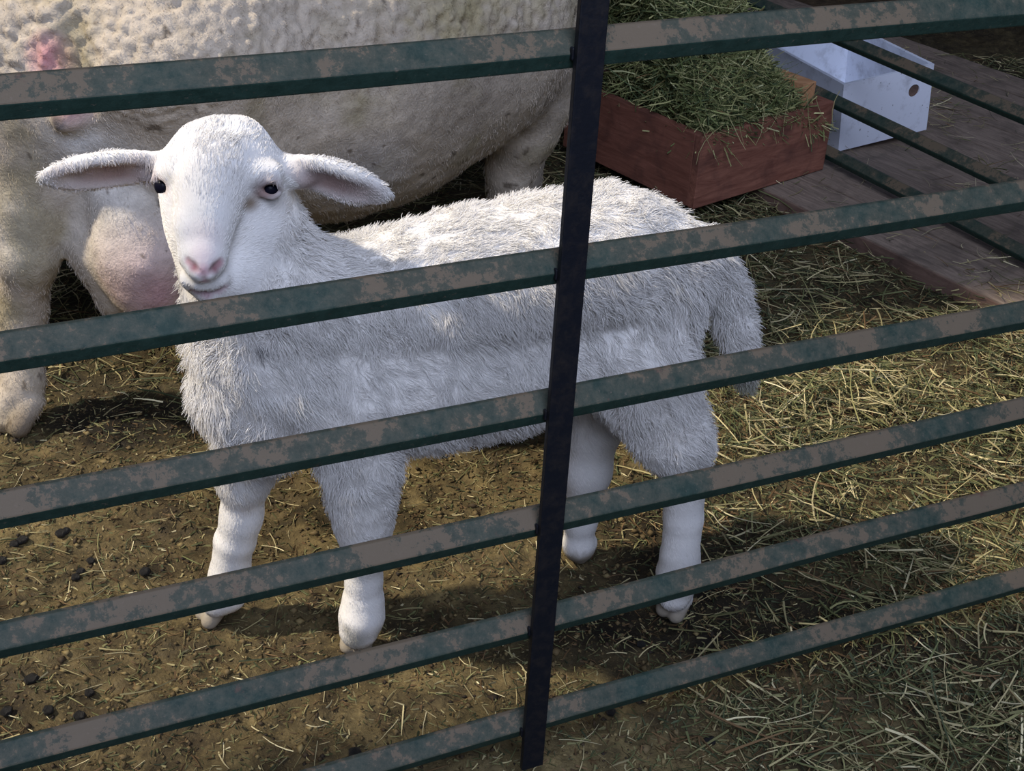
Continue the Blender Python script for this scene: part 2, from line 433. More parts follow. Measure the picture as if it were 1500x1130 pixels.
# flat bar fixed on the camera side of the rails
so = -0.006
ub.box(GP + GD * so + GN * 0.019 + UP * ((zt + zb) / 2), GD, GN, UP, 0.0145, 0.004, (zt - zb) / 2)
o = ub.build('upright_bar', M_bar, gate, bevel=0.0012, origin=GP)
for s in (-0.95, 1.75):
    e = MB(); e.box(GP + GD * s + UP * ((zt + 0.03) / 2), GD, GN, UP, 0.018, 0.018, (zt - 0.03) / 2)
    e.build('end_post', M_rail, gate, bevel=0.002, origin=GP)
# weld beads where bar and rails meet
for z in RAILZ:
    for sg in (-1, 1):
        wb = MB(); wb.box(GP + GD * (so + sg * 0.0148) + GN * 0.0135 + UP * (z - 0.002), GD, GN, UP, 0.0016, 0.003, 0.006)
        wb.build('weld', M_bar, gate, bevel=0.0015, origin=GP)

# ---------------------------------------------------------------- second gate further back
d2 = np.array([-0.5259, 0.8505, 0.0]); d2 /= np.linalg.norm(d2); n2 = np.array([-d2[1], d2[0], 0.0])
n2 = n2 if n2 @ np.array([-0.4, -1, 0]) > 0 else -n2
q = ray(1500, 285) / 2000 * 2.95 + [0, 0, H]
G2 = np.array([q[0], q[1], 0.0])
z2 = [(ray(1500, v_) / 2000 * 2.95)[2] + H for v_ in (158, 280, 384)]
g2 = empty('livestock_gate', G2)
tag(g2, 'low dull green railed gate slanting across the wooden floor at the upper right', 'gate')
SEC2 = np.array([[-13, -15], [-13, 11], [-9, 15], [-4, 15], [13, 0], [13, -4], [8, -15], [6, -16], [-10, -16]]) / 1000.0
for i, z in enumerate(z2):
    rail_mesh(G2, d2, n2, -0.75, 1.35, z, sec=SEC2, seed=i + 4.0, wob=0.0006).build('rail', M_rail, g2, bevel=0.0012, origin=G2)
for s in (-0.75, 1.35):
    e = MB(); e.box(G2 + d2 * s + UP * 0.23, d2, n2, UP, 0.016, 0.016, 0.17)
    e.build('end_post', M_rail, g2, bevel=0.002, origin=G2)

# ---------------------------------------------------------------- wooden platform of boards
pd = np.array([-0.613, 0.79, 0.0]); pd /= np.linalg.norm(pd); pn = np.array([pd[1], -pd[0], 0.0])   # pn to the right
p0 = gz(1408, 456, 0.0)
M_plank = wood_mat('weathered_boards', (0.150, 0.112, 0.085), (0.345, 0.262, 0.195), pd, 14, 0.8, (0.075, 0.060, 0.048), 0.6)
M_plank2 = wood_mat('brown_edge_board', (0.120, 0.072, 0.054), (0.210, 0.135, 0.100), pd, 14, 0.8)
plat = empty('wooden_platform', p0)
tag(plat, 'low platform of weathered grey brown boards under the hay box and second gate', 'platform')
mb = MB(); mb.box(p0 + pd * 0.75 + pn * 0.012 + UP * 0.026, pd, pn, UP, 1.20, 0.012, 0.028)
mb.build('edge_board', M_plank2, plat, bevel=0.002, origin=p0)
off = 0.0
for k, wd in enumerate([0.15, 0.145, 0.16, 0.14, 0.15, 0.155, 0.15, 0.14, 0.15]):
    mb = MB(); jj = random.uniform(-0.002, 0.002)
    mb.box(p0 + pd * (0.75 + 0.02 * random.uniform(-1, 1)) + pn * (off + wd / 2) + UP * (0.047 + jj), pd, pn, UP, 1.20, wd / 2 - 0.003, 0.012)
    mb.build('board', M_plank, plat, bevel=0.002, origin=p0); off += wd
for k in range(3):
    mb = MB(); mb.box(p0 + pd * (-0.3 + 1.0 * k) + pn * (off / 2 + 0.012) + UP * 0.017, pn, pd, UP, off / 2 - 0.02, 0.035, 0.0175)
    mb.build('joist', M_plank2, plat, origin=p0)

def platform_mask(x, y):
    q = np.stack([x - p0[0], y - p0[1]], 1); a = q @ pd[:2]; b_ = q @ pn[:2]
    return (a > -0.42) & (a < 1.90) & (b_ > 0.0) & (b_ < off)
# wisps of hay on the boards
x, y = scatter(12000, 0.2, 2.2, 1.9, 4.6, lambda x, y: platform_mask(x, y) * np.where(
    (vnoise(np.stack([x, y, 0 * x], 1), 3.5, 31) + 0.5 * np.exp(-(((x - 1.12) / 0.2) ** 2 + ((y - 2.68) / 0.16) ** 2)) * 3 > 0.2), 0.75, 0.10))
n = len(x); th = rng.uniform(0, 6.28, n); el = rng.normal(0.0, 0.12, n)
D = np.stack([np.cos(th) * np.cos(el), np.sin(th) * np.cos(el), np.sin(el)], 1)
L = rng.gamma(2.5, 0.014, n) + 0.01
V, F, C = blades(np.stack([x, y, 0.062 + np.abs(np.sin(el)) * L * 0.5 + rng.random(n) * 0.008], 1), D, L, rng.uniform(0.001, 0.0026, n), straw_cols(n))
o = link('hay_wisps', mesh('hay_wisps', V, F, M_straw, C, smooth=False))
tag(o, 'wisps of pale green hay lying on the platform boards', 'hay', kind='stuff')

# ---------------------------------------------------------------- red-brown hay box
A = np.array([0.398, 2.957, 0.062]); Dv = np.array([0.354, 0.3013, 0]); LD = np.linalg.norm(Dv); Dv /= LD
Bv = np.array([-Dv[1], Dv[0], 0.0]); LB = 0.47; HB = 0.178
M_box = wood_mat('red_stained_boards', (0.170, 0.062, 0.040), (0.330, 0.140, 0.090), Dv, 12, 0.7, (0.075, 0.034, 0.028), 0.7)
M_box_in = wood_mat('red_stained_boards_side', (0.150, 0.056, 0.036), (0.270, 0.110, 0.072), Bv, 12, 0.7, (0.070, 0.032, 0.026), 0.7)
M_pale = wood_mat('pale_block_wood', (0.42, 0.20, 0.09), (0.60, 0.33, 0.16), UP, 14, 0.75)
hb = empty('hay_box', A + Dv * LD / 2 + Bv * LB / 2)
OB = A + Dv * LD / 2 + Bv * LB / 2
tag(hb, 'red brown wooden box heaped with green hay at the edge of the platform', 'box')
T = 0.011
for nm, c_, a_, b_, la, mt in (
        ('side_board', A + Dv * LD / 2 + Bv * T, Dv, Bv, LD / 2, M_box),
        ('side_board', A + Dv * LD / 2 + Bv * (LB - T), Dv, Bv, LD / 2, M_box),
        ('side_board', A + Dv * T + Bv * LB / 2, Bv, Dv, LB / 2 - 2 * T, M_box_in),
        ('side_board', A + Dv * (LD - T) + Bv * LB / 2, Bv, Dv, LB / 2 - 2 * T, M_box_in)):
    mb = MB(); mb.box(c_ + UP * HB / 2, a_, b_, UP, la, T, HB / 2)
    mb.build(nm, mt, hb, bevel=0.002, origin=OB)
mb = MB(); mb.box(A + Dv * LD / 2 + Bv * LB / 2 + UP * 0.008, Dv, Bv, UP, LD / 2 - 2 * T, LB / 2 - 2 * T, 0.008)
mb.build('bottom_board', M_box, hb, origin=OB)
mb = MB(); mb.box(A + Dv * (LD - 0.045) + Bv * 0.11 + UP * (HB * 0.5 + 0.030), Dv, Bv, UP, 0.024, 0.060, HB * 0.5 + 0.010)
mb.build('corner_block', M_pale, hb, bevel=0.002, origin=OB)
# heaped hay
n = 24000
u_ = rng.uniform(-1, 1, n); w_ = rng.uniform(-1, 1, n)
hh = 0.05 * (u_ < 0.55) + 0.02 + 0.32 * np.clip((w_ + 1.0) / 1.1, 0, 1) ** 0.8 * np.clip(1.15 - 1.05 * np.clip(u_ - 0.05, 0, 2) ** 1.0 * (1 + 0.5 * (w_ < -0.1)), 0.0, 1)
P = (A + Dv * LD / 2 + Bv * LB / 2)[None] + Dv[None] * (u_ * (LD / 2 - 0.02))[:, None] + Bv[None] * (w_ * (LB / 2 - 0.015))[:, None]
P[:, 2] = A[2] + HB - 0.06 + hh * rng.uniform(0.0, 1.0, n) ** 0.6 + 0.012 * vnoise(P, 20)
th = rng.uniform(0, 6.28, n); el = rng.normal(-0.15, 0.55, n)
D = np.stack([np.cos(th) * np.cos(el), np.sin(th) * np.cos(el), np.sin(el)], 1)
L = rng.gamma(3.5, 0.014, n) + 0.015
V, F, C = blades(P, D, L, rng.uniform(0.0018, 0.0048, n), straw_cols(n, [0.27, 0.26, 0.17, 0.08, 0.18, 0.02, 0.02]) * np.array([1.15, 1.3, 1.15]), bend=0.4)
hayo = link('hay_heap', mesh('hay_heap', V, F, M_straw, C, smooth=False))
tag(hayo, 'heap of green hay piled high in the red brown wooden box', 'hay', kind='stuff')
# a few long stalks hanging over the boards
for k in range(12):
    t = [0.02, 0.05, 0.30, 0.55, 0.62, 0.75, 0.85, 0.95, 0.2, 0.4, 0.5, 0.68][k]
    base = A + Dv * (LD * t) + UP * (HB + 0.012)
    P_ = base + [random.uniform(-0.02, 0.02), -0.018, random.uniform(-0.03, 0.01)]
    dd = np.array([random.uniform(-0.6, 0.6), -0.3, random.uniform(-1, -0.1)]); dd /= np.linalg.norm(dd)
    V, F, C = blades(P_[None], dd[None], np.array([random.uniform(0.05, 0.12)]), np.array([0.0026]), np.array([[0.34, 0.30, 0.14]]), bend=0.3)
    st = link('hay_stalk', mesh('hay_stalk', V, F, M_straw, C, smooth=False))
    tag(st, 'loose hay stalk drooping over the near rim of the red brown box', 'hay stalk', 'stalks hanging over the hay box')

# ---------------------------------------------------------------- white box with round hole
WF = gz(1228, 222, 0.062); WR = gz(1357, 190, 0.094)
we = WR - WF; WL = np.linalg.norm(we); we /= WL; wn = np.array([-we[1], we[0], 0.0]); wn /= np.linalg.norm(wn); WUP = np.cross(we, wn); WD = 0.37; WH = 0.183
wbx = empty('white_box', WF); tag(wbx, 'open white box with a round hole in its front standing behind the hay box', 'box')
def panel_with_hole(o_, ax, L_, hgt, th_dir, th_, hc, hr, hole=True):
    """upright panel from o_ along ax; hole centre hc (along, up)"""
    mb = MB(); ns = 24
    sq = []
    for k in range(ns):
        a_ = 2 * math.pi * (k + 0.5) / ns; c_, s_ = math.cos(a_), math.sin(a_)
        # project onto rectangle edge
        tx = ((L_ - hc[0]) if c_ > 0 else hc[0]) / max(abs(c_), 1e-6); ty = ((hgt - hc[1]) if s_ > 0 else hc[1]) / max(abs(s_), 1e-6)
        t_ = min(tx, ty); sq.append((hc[0] + c_ * t_, hc[1] + s_ * t_))
    for c_ in ((0, 0), (L_, 0), (L_, hgt), (0, hgt)):
        j = min(range(ns), key=lambda i: (sq[i][0] - c_[0]) ** 2 + (sq[i][1] - c_[1]) ** 2); sq[j] = c_
    ci = [(hc[0] + hr * math.cos(2 * math.pi * (k + 0.5) / ns), hc[1] + hr * math.sin(2 * math.pi * (k + 0.5) / ns)) for k in range(ns)]
    V = []
    for dd in (0, th_):
        for q_ in sq + ci: V.append(o_ + ax * q_[0] + WUP * q_[1] + th_dir * dd)
    F = []; M2 = 2 * ns
    for k in range(ns):
        j = (k + 1) % ns
        F.append([k, j, ns + j, ns + k]); F.append([M2 + k, M2 + ns + k, M2 + ns + j, M2 + j])
        F.append([k, M2 + k, M2 + j, j]); F.append([ns + k, ns + j, M2 + ns + j, M2 + ns + k])
    mb.poly(V, F); return mb
panel_with_hole(WF, we, WL, WH, wn, 0.009, (WL * 0.80, WH * 0.66), 0.017).build('front_panel', M_white, wbx, bevel=0.0, origin=WF)
panel_with_hole(WF + wn * (WD - 0.009), we, WL, WH, wn, 0.009, (WL * 0.16, WH * 0.70), 0.017).build('back_panel', M_white, wbx, origin=WF)
for s in (0, WL - 0.009):
    mb = MB(); mb.box(WF + we * (s + 0.0045) + wn * WD / 2 + WUP * WH / 2, wn, we, WUP, WD / 2 - 0.009, 0.0045, WH / 2)
    mb.build('side_panel', M_white, wbx, origin=WF)
mb = MB(); mb.box(WF + we * WL / 2 + wn * WD / 2 + WUP * 0.006, we, wn, WUP, WL / 2 - 0.009, WD / 2 - 0.009, 0.005)
mb.build('bottom_panel', M_white, wbx, origin=WF)

for c_ in (WF + we * WL * 0.80 + WUP * WH * 0.66 + wn * 0.006, WF + we * WL * 0.16 + WUP * WH * 0.70 + wn * (WD - 0.004)):  # added discs that make the round holes look dark inside
    mb = MB(); ns = 20; V_ = []
    for dd in (-0.002, 0.002):
        V_ += [c_ + wn * dd + we * (0.0172 * math.cos(2 * math.pi * k / ns)) + WUP * (0.0172 * math.sin(2 * math.pi * k / ns)) for k in range(ns)]
    mb.poly(V_, [list(range(ns)), list(range(ns, 2 * ns))[::-1]] + [[k, (k + 1) % ns, ns + (k + 1) % ns, ns + k] for k in range(ns)])
    mb.build('hole_dark_disc', M_plank2, wbx, origin=WF)

# ---------------------------------------------------------------- droppings
dp = [(110, 838), (132, 812), (117, 829), (212, 834), (32, 786), (88, 772), (8, 1036), (130, 1006), (20, 792), (95, 768), (2, 820), (520, 1100), (115, 1040), (45, 990), (70, 1035), (1040, 1085), (895, 1040), (940, 940)]
dm = None
for k, (u, v_) in enumerate(dp):
    g = gz(u, v_, 0.008); r = random.uniform(0.0065, 0.009)
    if dm is None:
        import bmesh
        bm = bmesh.new(); bmesh.ops.create_icosphere(bm, subdivisions=3, radius=1.0)
        for vv in bm.verts: vv.co *= 1 + 0.10 * math.sin(vv.co.x * 5 + 1) * math.cos(vv.co.y * 4) - 0.12 * max(0, -vv.co.z)
        dm = bpy.data.meshes.new('dropping'); bm.to_mesh(dm); bm.free(); dm.materials.append(M_dung)
        for p_ in dm.polygons: p_.use_smooth = True
    o = link('sheep_dropping', dm)
    gh = float(ground_h(np.array([g[0]]), np.array([g[1]]))[0])
    o.location = (g[0], g[1], gh + r * 0.6); o.scale = (r, r * random.uniform(0.9, 1.25), r * 0.9)
    o.rotation_euler = (0, 0, random.uniform(0, 3))
    tag(o, 'small round black sheep dropping lying on the brown trodden muck', 'dropping', 'black droppings on the muck')

# ---------------------------------------------------------------- implicit bodies
class Field:
    def __init__(s, lo, hi, h):
        s.lo = np.array(lo, float); s.h = h
        s.n = np.ceil((np.array(hi) - s.lo) / h).astype(int) + 1
        s.f = np.full(s.n, 0.03, np.float32)
    def _sub(s, lo, hi):
        a = np.maximum(0, np.floor((lo - s.lo) / s.h).astype(int)); b_ = np.minimum(s.n, np.ceil((hi - s.lo) / s.h).astype(int) + 1)
        if (b_ <= a).any(): return None
        ax = [s.lo[i] + s.h * np.arange(a[i], b_[i]) for i in range(3)]
        return (slice(a[0], b_[0]), slice(a[1], b_[1]), slice(a[2], b_[2])), np.stack(np.meshgrid(*ax, indexing='ij'), -1)
    def _merge(s, sl, d, k, cut):
        g = s.f[sl]
        if cut:
            d = -d; h = np.maximum(k - np.abs(g - d), 0) / k; s.f[sl] = np.maximum(g, d) + h * h * k * 0.25
        else:
            h = np.maximum(k - np.abs(g - d), 0) / k; s.f[sl] = np.minimum(g, d) - h * h * k * 0.25
    def cap(s, a, ra, b_, rb, k=0.02, cut=False):
        a = np.asarray(a, float); b_ = np.asarray(b_, float); R = max(ra, rb) + 0.035
        q = s._sub(np.minimum(a, b_) - R, np.maximum(a, b_) + R)
        if q is None: return
        sl, P = q; ab = b_ - a; L2 = max(ab @ ab, 1e-9)
        t = np.clip(((P - a) @ ab) / L2, 0, 1)
        d = np.linalg.norm(P - a - t[..., None] * ab, axis=-1) - (ra + (rb - ra) * t)
        s._merge(sl, d, k, cut)
    def ball(s, p, r, k=0.02, cut=False): s.cap(p, r, p, r, k, cut)
    def ell(s, c, A3, rad, k=0.01, cut=False):
        c = np.asarray(c, float); A3 = np.array(A3, float); R = max(rad) + 0.03
        q = s._sub(c - R, c + R)
        if q is None: return
        sl, P = q; L_ = (P - c) @ A3.T; rad = np.array(rad)
        k0 = np.linalg.norm(L_ / rad, axis=-1); k1 = np.linalg.norm(L_ / rad ** 2, axis=-1)
        s._merge(sl, k0 * (k0 - 1) / np.maximum(k1, 1e-6), k, cut)
    def chain(s, pts, k=0.02, cut=False):
        for (a, ra), (b_, rb) in zip(pts[:-1], pts[1:]): s.cap(a, ra, b_, rb, k, cut)
    def surface(s):
        f = s.f; n = np.array(f.shape); sg = f < 0
        cs = np.stack([sg[i:n[0] - 1 + i, j:n[1] - 1 + j, k:n[2] - 1 + k] for i in (0, 1) for j in (0, 1) for k in (0, 1)])
        act = cs.any(0) & ~cs.all(0); idx = np.argwhere(act); vid = np.full(act.shape, -1, np.int64); vid[act] = np.arange(len(idx))
        corners = [(i, j, k) for i in (0, 1) for j in (0, 1) for k in (0, 1)]
        acc = np.zeros((len(idx), 3)); cnt = np.zeros(len(idx))
        for a in corners:
            for ax in range(3):
                if a[ax] == 0:
                    b_ = list(a); b_[ax] = 1
                    fa = f[tuple((idx + a).T)]; fb = f[tuple((idx + b_).T)]; m_ = (fa < 0) != (fb < 0)
                    t = np.where(m_, fa / np.where(m_, fa - fb, 1), 0); p = np.array(a)[None] + np.eye(3)[ax][None] * t[:, None]
                    acc += p * m_[:, None]; cnt += m_
        V = s.lo + s.h * (idx + acc / cnt[:, None])
        Fs = []
        for ax in range(3):
            o1, o2 = [(1, 2), (2, 0), (0, 1)][ax]
            sl_a = [slice(None)] * 3; sl_b = [slice(None)] * 3; sl_a[ax] = slice(0, -1); sl_b[ax] = slice(1, None)
            e = sg[tuple(sl_a)] != sg[tuple(sl_b)]; ids = np.argwhere(e)
            ids = ids[(ids[:, o1] > 0) & (ids[:, o2] > 0) & (ids[:, o1] < n[o1] - 1) & (ids[:, o2] < n[o2] - 1)]
            def v_(d1, d2):
                q = ids.copy(); q[:, o1] -= d1; q[:, o2] -= d2; return vid[tuple(q.T)]
            F = np.stack([v_(1, 1), v_(0, 1), v_(0, 0), v_(1, 0)], 1)
            ins = sg[tuple(ids.T)]; F[~ins] = F[~ins][:, ::-1]; Fs.append(F)
        return V, np.concatenate(Fs)
def relax(V, F, it=2, lam=0.5):
    e = np.concatenate([F[:, [0, 1]], F[:, [1, 2]], F[:, [2, 3]], F[:, [3, 0]]])
    e = np.concatenate([e, e[:, ::-1]])
    for _ in range(it):
        acc = np.stack([np.bincount(e[:, 0], V[e[:, 1], i], len(V)) for i in range(3)], 1); c = np.bincount(e[:, 0], minlength=len(V))[:, None]
        V = V + lam * (acc / np.maximum(c, 1) - V)
    return V
def vnormals(V, F):
    fn = np.cross(V[F[:, 2]] - V[F[:, 0]], V[F[:, 3]] - V[F[:, 1]])
    vn = np.zeros_like(V)
    for k in range(4):
        for i in range(3): vn[:, i] += np.bincount(F[:, k], fn[:, i], len(V))
    return vn / (np.linalg.norm(vn, axis=1)[:, None] + 1e-12)

def hair(name, parent, V, F, VN, col, n, spec, mat, origin, steps=5, seed=1):
    """short hair curves rooted on the surface; spec(P,Nn)->keep, length, comb vector(n,3), lift, curl"""
    r = np.random.default_rng(seed)
    fn = np.cross(V[F[:, 2]] - V[F[:, 0]], V[F[:, 3]] - V[F[:, 1]]); ar = np.linalg.norm(fn, axis=1) / 2
    fi = r.choice(len(F), n, p=ar / ar.sum()); a = r.random((n, 1)); b_ = r.random((n, 1))
    w4 = [(1 - a) * (1 - b_), a * (1 - b_), a * b_, (1 - a) * b_]
    P = sum(w4[k] * V[F[fi, k]] for k in range(4)); Nn = sum(w4[k] * VN[F[fi, k]] for k in range(4)); C = sum(w4[k] * col[F[fi, k]] for k in range(4))
    Nn /= np.linalg.norm(Nn, axis=1)[:, None]
    keep, Ln, comb, lift, curl = spec(P, Nn)
    # keep only what can be seen from around the camera side
    k = (r.random(n) < keep) & (Ln > 0.0005); P, Nn, C, Ln, comb, lift, curl = P[k], Nn[k], C[k], Ln[k], comb[k], lift[k], curl[k]
    n = len(P)
    T = comb - Nn * (comb * Nn).sum(1)[:, None]; T /= np.linalg.norm(T, axis=1)[:, None] + 1e-6
    clump = np.stack([vnoise(P, 95, 40 + i) for i in range(3)], 1) * 0.9 + np.stack([vnoise(P, 40, 50 + i) for i in range(3)], 1) * 1.1
    jit = r.normal(0, 0.17, (n, 3))
    Dr = Nn * lift[:, None] + T * (1 - lift)[:, None] + (clump * 0.52 + jit) * curl[:, None]; Dr /= np.linalg.norm(Dr, axis=1)[:, None]
    # never point back into the skin
    dn = (Dr * Nn).sum(1)[:, None]; Dr = Dr + Nn * np.maximum(0.12 - dn, 0); Dr /= np.linalg.norm(Dr, axis=1)[:, None]
    ph = r.uniform(0, 6.28, n)[:, None]; Bn = np.cross(Dr, Nn)
    Ln = Ln * r.uniform(0.65, 1.2, n)
    pts = []
    for s in range(steps):
        t = s / (steps - 1)
        p = P + Dr * (Ln * t)[:, None] + T * (Ln * t * t * 0.30)[:, None] - Nn * (Ln * t * t * 0.22 * (1 - lift))[:, None]
        p = p + Bn * (np.sin(ph + t * 5.0) * (Ln * 0.10 * t * curl)[:, None]) + UP * (-0.12 * Ln * t * t)[:, None]
        pts.append(p)
    pts = np.stack(pts, 1) - np.asarray(origin)
    hc = bpy.data.hair_curves.new(name); hc.add_curves([steps] * n)
    hc.points.foreach_set('position', pts.astype(np.float32).ravel())
    at_ = hc.attributes.get('radius') or hc.attributes.new('radius', 'FLOAT', 'POINT')
    rad = np.tile(np.linspace(1, 0.35, steps), (n, 1)) * 0.00042 * r.uniform(0.7, 1.3, (n, 1))
    at_.data.foreach_set('value', rad.astype(np.float32).ravel())
    ca = hc.attributes.new('hcol', 'FLOAT_COLOR', 'CURVE')
    cc = np.ones((n, 4), np.float32); cc[:, :3] = np.clip(C * r.uniform(0.88, 1.1, (n, 1)), 0, 0.95)
    ca.data.foreach_set('color', cc.ravel())
    hc.materials.append(mat)
    return link(name, hc, parent)

def paint(V, base, spots):
    col = np.tile(np.array(base, float), (len(V), 1))
    for (c_, r, rgb, amt) in spots:
        d = np.linalg.norm(V - np.asarray(c_), axis=1) / r
        a = np.clip(1.25 - d, 0, 1)[:, None] ** 0.8 * amt; a = np.clip(a, 0, 1)
        col = col * (1 - a) + np.array(rgb) * a
    return col

# ---------------------------------------------------------------- the lamb
F_ = Field((-0.66, 1.24, -0.01), (0.40, 1.84, 0.86), 0.0031)
def ch(pts, k=0.02, cut=False): F_.chain([rp(*p) for p in pts], k, cut)
# trunk: upper and lower chains
ch([(450, 440, 1.50, 84), (540, 445, 1.54, 88), (620, 430, 1.56, 98), (700, 412, 1.58, 99), (800, 392, 1.605, 99), (895, 378, 1.635, 97), (955, 395, 1.65, 80)], 0.03)
ch([(430, 540, 1.485, 92), (540, 555, 1.53, 101), (640, 545, 1.56, 105), (740, 528, 1.59, 98), (850, 495, 1.625, 90)], 0.03)
ch([(358, 515, 1.47, 74), (362, 575, 1.47, 68), (395, 625, 1.47, 60)], 0.03)    # brisket
ch([(960, 395, 1.655, 78), (945, 470, 1.65, 68)], 0.03)
# neck
ch([(345, 330, 1.46, 68), (350, 420, 1.455, 72), (375, 510, 1.47, 82)], 0.03)
ch([(365, 340, 1.475, 66), (430, 430, 1.49, 82)], 0.03)
# near front leg
ch([(505, 600, 1.478, 74), (530, 680, 1.470, 52), (530, 735, 1.464, 42), (533, 770, 1.464, 38), (534, 810, 1.464, 32)], 0.02)
ch([(534, 805, 1.464, 31), (533, 850, 1.466, 26), (532, 880, 1.466, 29), (530, 902, 1.462, 32), (526, 922, 1.458, 29)], 0.008)
# far front leg
ch([(375, 615, 1.51, 62), (358, 700, 1.512, 35), (354, 755, 1.512, 27), (346, 790, 1.512, 30)], 0.02)
ch([(342, 795, 1.512, 28), (337, 840, 1.512, 29), (330, 868, 1.508, 30), (319, 880, 1.503, 24)], 0.008)
# near hind leg
ch([(944, 455, 1.635, 68), (950, 550, 1.605, 64), (985, 636, 1.59, 48), (1002, 690, 1.59, 35)], 0.03)
ch([(890, 505, 1.62, 74), (970, 620, 1.592, 42)], 0.03)
ch([(1002, 690, 1.592, 34), (1001, 760, 1.585, 28), (996, 815, 1.58, 28), (995, 842, 1.578, 33), (990, 865, 1.575, 24), (987, 874, 1.572, 22)], 0.008)
# far hind leg
ch([(870, 520, 1.70, 76), (868, 620, 1.70, 42), (860, 690, 1.70, 33), (850, 760, 1.70, 22), (848, 800, 1.70, 20), (847, 800, 1.697, 19)], 0.02)
# two toes on every foot
def toes(u, v, turn, s=1.0):
    p = gz(u, v, 0.0); f_ = np.array([math.cos(turn), math.sin(turn), 0]); l_ = np.array([-f_[1], f_[0], 0])
    for q_ in (-1, 1):
        F_.cap(p + l_ * q_ * 0.0095 * s - f_ * 0.010 + UP * 0.030, 0.0150 * s, p + l_ * q_ * 0.0105 * s + f_ * 0.007 + UP * 0.009, 0.0130 * s, 0.003)
toes(523, 950, -1.75); toes(310, 908, -2.5); toes(984, 900, -2.2); toes(848, 816, -2.4, 0.9)
# tail
ch([(1025, 378, 1.672, 40), (1060, 420, 1.69, 28), (1078, 480, 1.70, 25), (1089, 525, 1.70, 24), (1092, 558, 1.70, 14)], 0.006)
# folds over the ribs
for (u_, v0, v1) in ((683, 452, 535), (709, 440, 520), (736, 440, 500), (590, 470, 480)):
    a_ = at(u_, v0, 1.475); b_ = at(u_ - 6, v1, 1.462)
    F_.cap(a_, 0.004, b_, 0.004, 0.012, True)
# head
ch([(296, 226, 1.450, 46), (350, 228, 1.460, 54)], 0.03)                    # cranium
ch([(322, 214, 1.462, 40), (335, 216, 1.468, 40)], 0.02)
ch([(340, 275, 1.48, 66), (360, 300, 1.48, 66)], 0.03)
ch([(272, 252, 1.440, 36), (272, 300, 1.430, 30), (278, 340, 1.412, 26)], 0.02)     # far side of the face
ch([(372, 258, 1.445, 42), (374, 310, 1.452, 46)], 0.02)
ch([(318, 250, 1.420, 50), (310, 300, 1.400, 40)], 0.02)
ch([(292, 270, 1.412, 32), (286, 330, 1.388, 27), (285, 375, 1.372, 24)], 0.012)    # flat bridge of the nose
ch([(318, 270, 1.410, 32), (312, 330, 1.386, 26), (310, 375, 1.372, 25)], 0.012)
ch([(375, 335, 1.455, 50), (342, 392, 1.422, 38), (318, 412, 1.392, 27)], 0.02)     # jaw, near side
ch([(285, 340, 1.43, 38), (290, 400, 1.398, 29)], 0.02)
ch([(296, 378, 1.364, 24), (297, 392, 1.358, 23)], 0.012)                            # nose pad
ch([(309, 420, 1.388, 20), (305, 428, 1.384, 17)], 0.008)                            # chin
ch([(277, 409, 1.374, 15), (290, 413, 1.366, 13)], 0.006)                            # lips
ch([(306, 413, 1.366, 13), (321, 409, 1.376, 14)], 0.008)
ch([(244, 252, 1.430, 14), (258, 247, 1.420, 12)], 0.012)                            # brows
ch([(376, 256, 1.415, 13), (402, 252, 1.424, 14)], 0.012)
EL = at(240, 273, 1.431); ER = at(396, 277, 1.4225)
F_.ball(at(236, 273, 1.424), 0.0105, 0.005, True)
F_.ball(at(397, 277, 1.412), 0.0110, 0.005, True)
ch([(380, 277, 1.4130, 4.5), (385, 268, 1.4110, 5), (396, 264, 1.4105, 5), (407, 268, 1.4160, 4.5), (412, 276, 1.422, 4)], 0.004)   # eyelids
ch([(380, 277, 1.4130, 4), (387, 286, 1.4120, 4.5), (398, 289, 1.4130, 4.5), (408, 285, 1.4180, 4), (412, 276, 1.422, 4)], 0.004)
ch([(230, 262, 1.430, 5), (238, 257, 1.423, 5), (247, 263, 1.4180, 5), (252, 274, 1.417, 4)], 0.004)
ch([(230, 262, 1.430, 4.5), (231, 275, 1.430, 4), (238, 287, 1.423, 4.5), (248, 287, 1.418, 4), (252, 274, 1.417, 4)], 0.004)
ch([(229, 256, 1.436, 7), (236, 251, 1.430, 7)], 0.006)
# nostrils, the groove below the nose, the mouth
ch([(273, 381, 1.3505, 4), (281, 390, 1.345, 5.5), (290, 397, 1.3415, 3.5)], 0.003, True)
ch([(325, 383, 1.3575, 4.5), (317, 392, 1.351, 6), (307, 400, 1.3445, 3.5)], 0.003, True)
ch([(298, 402, 1.3415, 2.5), (300, 414, 1.349, 2.6)], 0.003, True)
ch([(276, 421, 1.363, 3), (288, 427, 1.367, 3.2), (302, 430, 1.367, 3.2), (318, 427, 1.368, 3.2), (329, 421, 1.371, 2.6)], 0.003, True)
# ears
def ear(base, tip, rb, rt, half_w, face):
    b_ = at(*base); t_ = at(*tip); a = t_ - b_; Lh = np.linalg.norm(a) / 2; a /= 2 * Lh
    fdir = np.array(face, float); fdir -= a * (fdir @ a); fdir /= np.linalg.norm(fdir); wdir = np.cross(a, fdir)
    c_ = (b_ + t_) / 2
    F_.ell(c_, [a, wdir, fdir], (Lh * 1.06, half_w, 0.0125), 0.012)
    F_.ell(c_ + fdir * 0.0135 + a * 0.004, [a, wdir, fdir], (Lh * 0.90, half_w * 0.74, 0.0105), 0.004, True)
    return c_, a, wdir, fdir, Lh
E1 = ear((248, 235, 1.45), (62, 264, 1.45), 0, 0, 0.0300, (0.10, -0.85, -0.50))
E2 = ear((418, 240, 1.465), (570, 288, 1.46), 0, 0, 0.0330, (-0.10, -0.85, -0.50))
ch([(262, 248, 1.456, 22), (225, 250, 1.456, 17)], 0.012)
